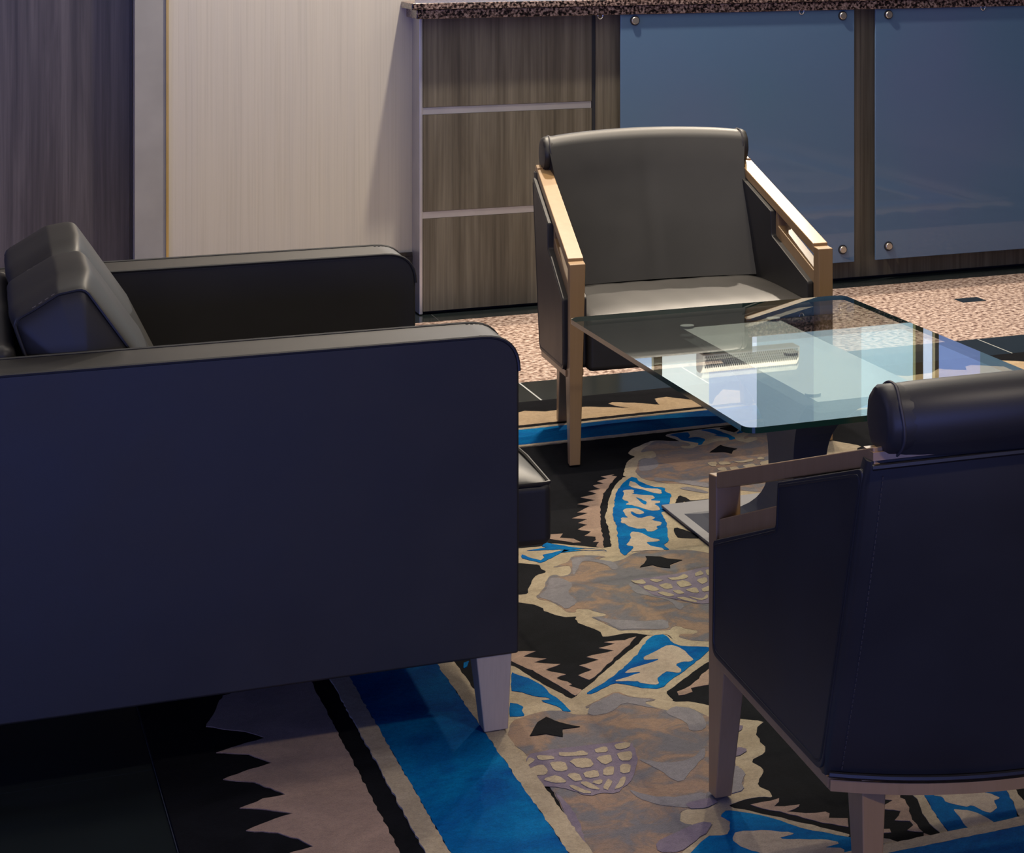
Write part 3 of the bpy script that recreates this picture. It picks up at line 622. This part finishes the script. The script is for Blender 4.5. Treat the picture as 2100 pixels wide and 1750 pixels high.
# ------------------------------------------------------------------ armchair
WF, WR = .690, .606            # outer width at the front posts and at the arm rear
def lat(sgn, s, inset=0):      # lateral position of the outer frame line
    return sgn*(WF/2-(WF-WR)/2*s/.62-inset)
def bow(t): return 1-t*t
def armchair(loc, rz, lab):
    ch = empty('armchair', (loc[0], loc[1], .0), rz, label=lab, category='chair', group='lounge armchairs with gold frames')
    Z0 = .0122
    for sg in (-1, 1):
        def side(th, inset=0): return lambda x, s, z, sg=sg: (lat(sg, s, inset)-sg*x, s, z)
        # front leg: straight front edge, tapered
        pr_ = [(0, Z0), (.031, Z0), (.070, .228), (.040, .262), (.034, .30), (.034, .515), (0, .512)]
        lg = prism('leg', pr_, 0, .040, M['gold'], ch, lambda x, s, z, sg=sg: (lat(sg, s)-sg*(x if x == 0 else .026+.014*min(1, z/.30)), s, z), .002)
        # rear leg, splayed backwards
        pr2 = [(.475, Z0), (.507, Z0), (.500, .205), (.445, .205)]
        prism('leg', pr2, .040, .078, M['gold' if sg < 0 else 'gold'], ch, lambda x, s, z, sg=sg: (lat(sg, s)-sg*(.040 if x < .05 else .040+.024+.012*z/.2), s, z), .002)
        # arm rail + handle lip as one wooden loop
        def T(s): return .512+.285*s
        rail = [(.0355, T(.0355)), (.628, T(.628)), (.632, T(.628)-.024), (.0355, T(.0355)-.026)]
        prism('arm_rail', rail, 0, .040, M['gold'], ch, side(.04), .002)
        lip = [(.0345, .414), (.0345, .448), (.296, T(.296)-.062), (.296, T(.296)-.028), (.312, T(.312)-.028), (.312, T(.312)-.100), (.296, T(.296)-.100)]
        prism('arm_lip', lip, .004, .036, M['gold'], ch, side(.04), .002)
        # upholstered side panel
        pp = fillet([(.042, .243), (.048, .420), (.308, T(.308)-.093), (.316, T(.316)-.029), (.618, T(.618)-.026), (.600, .60), (.478, .212)][::-1], [.02, .01, .01, .006, .01, .02, .03][::-1])
        sp = prism('side_panel', pp, -.010, .050, M['chair_leather'], ch, side(.04), .009)
        # seam piping round the outer face of the panel
        q = fillet([(.050, .251), (.056, .414), (.314, T(.314)-.099), (.322, T(.322)-.035), (.610, T(.610)-.034), (.594, .60), (.474, .221)], [.02, .01, .01, .006, .01, .02, .03], 4)
        tube('piping', [(lat(sg, s, -.0085), s, z) for s, z in q], .0028, M['piping'], sp, 6, True)
        # bottom trim of the side
        prism('bottom_trim', [(.045, .225), (.485, .192), (.488, .208), (.045, .242)], -.004, .042, M['gold'], ch, side(.04), .0015)
    # outer shell of the back: a bowed slab with rounded vertical corners
    def shell(u, t, off=0):      # u height 0..1, t lateral -1..1
        s = .482+u*.150+.052*bow(t)*(1-.25*u)+off
        hw = (WF/2-(WF-WR)/2*(.482+.150*u)/.62)+.009
        z = .208+u*(.672-.208)+(.012*u-.022*(1-u))*bow(t)
        return (t*hw, s, z)
    NT, NU = 24, 14; secs = []
    for j in range(NU+1):
        u = j/NU; e = 0 if 0 < j < NU else -.004
        bl = .008*math.sin(math.pi*u)
        loop = [shell(u, -1+.02+1.96*i/NT, bl+e) for i in range(NT+1)]
        x_, s_, z_ = shell(u, 1); loop += [(x_+e-.001, s_-.003+bl*.6, z_), (x_+e+.001, s_-.012, z_), (x_+e-.002, s_-.034, z_)]
        loop += [(p[0]*.97, p[1]-.036, p[2]) for p in [shell(u, 1-.06-1.88*i/12) for i in range(13)]]
        loop += [(-x_-e+.002, s_-.034, z_), (-x_-e-.001, s_-.012, z_), (-x_-e+.001, s_-.003+bl*.6, z_)]
        secs.append(loop)
    sh = sweep('back_shell', secs, M['chair_leather'], ch)
    for sg in (-1, 1):           # vertical seam near each rear corner
        dashes('seam', [Vector(shell(u, sg*.93, .0005+.008*math.sin(math.pi*u))) for u in [.03+.94*k/14 for k in range(15)]], .0085, .0045, .0011, M['stitch'], sh)
    tube('piping', [shell(.985, t, .003) for t in [-.98+1.96*k/24 for k in range(25)]], .004, M['piping'], sh)
    tube('piping', [shell(.012, t, .004) for t in [-.98+1.96*k/24 for k in range(25)]], .004, M['piping'], sh)
    # wooden rails along the bottom and the top of the back, following the bow
    def strip(name, u, z0, z1, so, si):
        secs = []
        for k in range(25):
            t = -.975+1.95*k/24; x, s, z = shell(u, t)
            secs.append([(x, s+so, z+z0), (x, s+so, z+z1), (x, s-si, z+z1), (x, s-si, z+z0)])
        return sweep(name, secs, M['gold'], ch, True, False)
    strip('back_bottom_trim', 0, -.017, -.001, .006, .035)
    strip('back_top_rail', 1, .001, .012, -.002, .040)
    # seat
    V = []; Fc = []; NX, NY = 20, 16
    for j in range(NY+1):
        for i in range(NX+1):
            a = -1+2*i/NX; b = j/NY; ed = (1-a**8)*(1-abs(2*b-1)**8)
            V.append((a*.296, .012+b*.47, .372+.020*ed*(1-.4*(2*b-1)**2)+.0012*math.sin(19*a+7*b)*ed))
    W_ = NX+1; B_ = len(V)
    for j in range(NY+1):
        for i in range(NX+1): V.append((V[j*W_+i][0], V[j*W_+i][1], .238))
    for j in range(NY):
        for i in range(NX):
            a = j*W_+i; Fc += [(a, a+1, a+1+W_, a+W_), (B_+a, B_+a+W_, B_+a+1+W_, B_+a+1)]
    for i in range(NX): Fc += [(i, B_+i, B_+i+1, i+1), (NY*W_+i, NY*W_+i+1, B_+NY*W_+i+1, B_+NY*W_+i)]
    for j in range(NY): Fc += [(j*W_, j*W_+W_, B_+j*W_+W_, B_+j*W_), (j*W_+NX, B_+j*W_+NX, B_+j*W_+W_+NX, j*W_+W_+NX)]
    st = mesh('seat', V, Fc, M['chair_leather'], ch); bevel(st, .014, 4, 50)
    # back cushion with rolled top
    secs = []
    NS = 30; RC, ZC_, RR_ = .612, .7215, .0475
    for k in range(NS+1):
        t = -1+2*k/NS; bb = .040*bow(t); e = 1-.05*abs(t)**14
        pr3 = [(.420, .385), (.445, .44), (.470, .50), (.495, .557), (.520, .612), (.543, .668)]
        pr3 += [(RC+RR_*e*math.cos(a), ZC_+RR_*e*math.sin(a)) for a in [math.radians(d_) for d_ in (156, 145, 132, 120, 106, 92, 76, 60, 42, 24, 5, -15, -40)]]
        pr3 += [(.605, .640), (.560, .52), (.50, .385)]
        secs.append([(t*(.268 if z < .69 else .278), s+bb*(.7+.3*(z-.38)/.3)+(.0022*math.exp(-((t+.02)/.045)**2) if .43 < z < .68 else 0), z+.010*bow(t)*(z-.38)/.33) for s, z in pr3])
    cu = sweep('back_cushion', secs, M['chair_leather'], ch)
    secs = []; ends = [(-.290, .72), (-.289, .90), (-.283, .985), (-.272, 1.0), (-.25, .93), (-.1, .9), (0, .9), (.1, .9), (.25, .93), (.272, 1.0), (.283, .985), (.289, .90), (.290, .72)]
    rr_ = random.Random(4)
    for xx_, e in ends:
        t = xx_/.285; tt = max(-1, min(1, t)); r = .0475*e
        loop = []
        for q in range(28):
            a = 2*math.pi*q/28; wob = 1+(.02*math.sin(9*a+3*xx_*40) if abs(t) > .9 else 0)
            loop.append((xx_, .612+.040*bow(tt)+r*wob*math.cos(a), .7215+.010*bow(tt)+r*wob*math.sin(a)))
        secs.append(loop)
    ro = sweep('head_roll', secs, M['chair_leather'], ch)
    for sg in (-1, 1):
        tube('piping', [(sg*(.272+.002*math.sin(3*a)), .6155+.0482*math.cos(a), .7225+.0482*math.sin(a)+.0006*math.sin(7*a)) for a in [2*math.pi*k/40 for k in range(40)]], .0022, M['stitch'], ro, 6, True)
    return ch
# far armchair faces the camera; near armchair is seen from behind
FLf = Vector(floor_pt(1183, 965)); 
ra = math.radians(-3.2)
ex = Vector((math.cos(ra), math.sin(ra)))
c_far = FLf+ex*(WF/2-.018)
armchair((c_far.x, c_far.y), ra, 'armchair facing the camera in front of the counter, lit from above')
rn = math.radians(180-3.0)
exn = Vector((math.cos(rn), math.sin(rn)))
FLn = Vector(floor_pt(1453, 1640))
c_near = FLn-exn*(WF/2)
armchair((c_near.x, c_near.y), rn, 'armchair seen from behind at the right, closest to the camera')

# ------------------------------------------------------------------ loveseat
so = c2w(-.769, 3.70); sa = math.radians(-1.45)
sofa = empty('loveseat', (so[0], so[1], 0), sa, label='small black leather two-seat sofa with square arms', category='sofa')
L_ = M['leather']
def arm(y0, y1):
    pf = fillet([(0, .142), (0, .680), (-.96, .680), (-.96, .142)], [.006, .062, .03, .01], 8)
    o = prism('arm', pf, y0, y1, L_, sofa, lambda x, s, z: (s, x, z), .006)
    for yy_ in (y0+.0005, y1-.0005):
        sgn = -1 if yy_ < (y0+y1)/2 else 1
        q = [(s, yy_, z) for s, z in pf if z > .15]
        tube('piping', q, .0030, M['piping'], o, 6)
        dashes('seam', [(s*.999-.004, yy_-sgn*.011, z+.0008 if z > .66 else z) for s, z in pf if z > .655 and s > -.8], .008, .005, .0008, M['stitch'], o)
    return o
YA0, YA1, YB0, YB1 = 0, .135, .957, 1.092
arm(YA0, YA1); arm(YB0, YB1)
box('base_frame', (-.94, YA1+.002, .150), (-.035, YB0-.002, .275), L_, sofa, .008)
box('back_frame', (-.96, YA1+.002, .150), (-.775, YB0-.002, .700), L_, sofa, .02)
mid = (YA1+YB0)/2
for a, b in ((YA1+.004, mid-.001), (mid+.001, YB0-.004)):
    V = []; Fc = []; NX, NY = 16, 14
    xs0, xs1 = -.60, .090
    for j in range(NY+1):
        for i in range(NX+1):
            u = -1+2*i/NX; w_ = -1+2*j/NY; ed = (1-abs(u)**6)*(1-abs(w_)**6)
            V.append((xs0+(xs1-xs0)*i/NX, a+(b-a)*j/NY, .386+.036*ed))
    W_ = NX+1; B_ = len(V)
    for j in range(NY+1):
        for i in range(NX+1): V.append((V[j*W_+i][0], V[j*W_+i][1], .277))
    for j in range(NY):
        for i in range(NX):
            q = j*W_+i; Fc += [(q, q+1, q+1+W_, q+W_), (B_+q, B_+q+W_, B_+q+1+W_, B_+q+1)]
    for i in range(NX): Fc += [(i, B_+i, B_+i+1, i+1), (NY*W_+i, NY*W_+i+1, B_+NY*W_+i+1, B_+NY*W_+i)]
    for j in range(NY): Fc += [(j*W_, j*W_+W_, B_+j*W_+W_, B_+j*W_), (j*W_+NX, B_+j*W_+NX, B_+j*W_+W_+NX, j*W_+W_+NX)]
    s_ = mesh('seat_cushion', V, Fc, L_, sofa); bevel(s_, .014, 4, 50)
    cc = fillet([(xs1-.004, a+.004), (xs1-.004, b-.004)], 0)
    tube('piping', [(xs1-.20, a+.002, .388), (xs1-.02, a+.002, .386), (xs1-.003, a+.012, .385), (xs1+.001, (a+b)/2, .387), (xs1-.003, b-.012, .385), (xs1-.02, b-.002, .386), (xs1-.20, b-.002, .388)], .0035, L_, s_, 6)
# back cushions: leaning box cushions with puffed ends
def back_cushion(a, b, seed):
    base = [(-.50, .42), (-.535, .52), (-.600, .655), (-.690, .788), (-.712, .781), (-.752, .757), (-.776, .742), (-.742, .655), (-.715, .54), (-.66, .42)]
    base = [(p+(.016 if k_ < 4 else -.014 if k_ > 5 else -.004), q+(.003 if k_ < 6 else 0)) for k_, (p, q) in enumerate(base)]
    loop = fillet(base, .018, 3)
    cx_ = sum(p[0] for p in loop)/len(loop); cz_ = sum(p[1] for p in loop)/len(loop)
    secs = []; K = 22
    for k in range(K+1):
        u = -1+2*k/K; y_ = (a+b)/2+(b-a)/2*u
        e = 1-.06*abs(u)**5
        bul = 1-u**4
        sec = []
        for (s, z) in loop:
            ds, dz = s-cx_, z-cz_; d = math.hypot(ds, dz)
            frontness = max(0, ds*.83+dz*.45)/.12
            topness = max(0, (dz-.08))/.12
            s2 = cx_+ds*e+.022*bul*min(1, frontness)*.9; z2 = cz_+dz*e+.016*bul*min(1, topness)
            s2 += .0025*math.sin(u*9+z*30+seed)*abs(u)**2
            sec.append((s2, y_, z2))
        secs.append(sec)
    # puffed end faces
    n_ = len(loop); V = [p for s in secs for p in s]; Fc = []
    for k in range(K):
        for i in range(n_): Fc.append((k*n_+i, k*n_+(i+1) % n_, (k+1)*n_+(i+1) % n_, (k+1)*n_+i))
    for side_, base_k, dirn in ((0, 0, -1), (1, K, 1)):
        prev = [base_k*n_+i for i in range(n_)]
        cs = sum(secs[base_k][i][0] for i in range(n_))/n_; cz2 = sum(secs[base_k][i][2] for i in range(n_))/n_; yy_ = secs[base_k][0][1]
        for f_ in (.80, .55, .28):
            ring = []
            for i in range(n_):
                p = secs[base_k][i]; q = (cs+(p[0]-cs)*f_, yy_+dirn*.020*(1-f_**2), cz2+(p[2]-cz2)*f_)
                ring.append(len(V)); V.append(q)
            for i in range(n_): Fc.append((prev[i], prev[(i+1) % n_], ring[(i+1) % n_], ring[i]))
            prev = ring
        c0 = len(V); V.append((cs, yy_+dirn*.021, cz2))
        for i in range(n_): Fc.append((prev[i], prev[(i+1) % n_], c0))
    o = mesh('back_cushion', V, Fc, L_, sofa, True)
    sub = o.modifiers.new('s', 'SUBSURF'); sub.levels = 1; sub.render_levels = 2
    cols_ = []
    for side_, kk in ((-1, 0), (1, K)):
        tube('piping', [(x_, y_, z_) for x_, y_, z_ in secs[kk]], .0028, L_, o, 6, True)
        dashes('seam', [(x_-.004, y_-side_*.006, z_) for x_, y_, z_ in secs[kk]][:len(loop)//2+3], .011, .006, .0012, M['stitch_light'], o)
    return o
back_cushion(YA1+.022, mid-.004, 1); back_cushion(mid+.004, YB0-.022, 5)
# feet: tapered pale wooden blocks
def foot(xc, yc):
    zt, zb = .150, (.0122 if xc > -.5 else .0008)
    V = []
    for z, hx0, hx1, hy in ((zb, xc-.020, xc+.0205, .022), (zt, xc-.036, xc+.0245, .032)):
        V += [(hx0, yc-hy*1.0, z), (hx1, yc-hy*1.0, z), (hx1, yc+hy, z), (hx0, yc+hy, z)]
    o = mesh('foot', V, [(0, 1, 2, 3), (4, 5, 6, 7), (0, 1, 5, 4), (1, 2, 6, 5), (2, 3, 7, 6), (3, 0, 4, 7)], M['pale'], sofa); bevel(o, .002)
foot(-.036, .035); foot(-.036, YB1-.035); foot(-.915, .035); foot(-.915, YB1-.035)

# ------------------------------------------------------------------ ceiling downlights (the lamps that light the room)
M['lamp'] = emit('lamp_glow', (1, .85, .62), 6)
names = [((1.84, 7.10), 'recessed ceiling downlight in front of the counter end'), ((3.1, 7.96), 'recessed ceiling downlight above the granite worktop'),
         ((2.25, 5.80), 'recessed ceiling downlight above the far armchair'), ((1.2, 3.9), 'recessed ceiling downlight above the sofa and rug')]
for (lx, ly), lab in names:
    dl = empty('downlight', (lx, ly, CEIL), label=lab, category='lamp', group='ceiling downlights')
    ring = [[(r_*math.cos(a), r_*math.sin(a), z_) for a in [2*math.pi*k/24 for k in range(24)]] for r_, z_ in ((.075, -.0005), (.075, -.006), (.058, -.006), (.058, -.0005))]
    sweep('trim_ring', ring, M['white_plastic'], dl, False, False)
    disc('lens', (0, 0, -.0035), .056, .003, (0, 0, 1), M['lamp'], dl, 24)
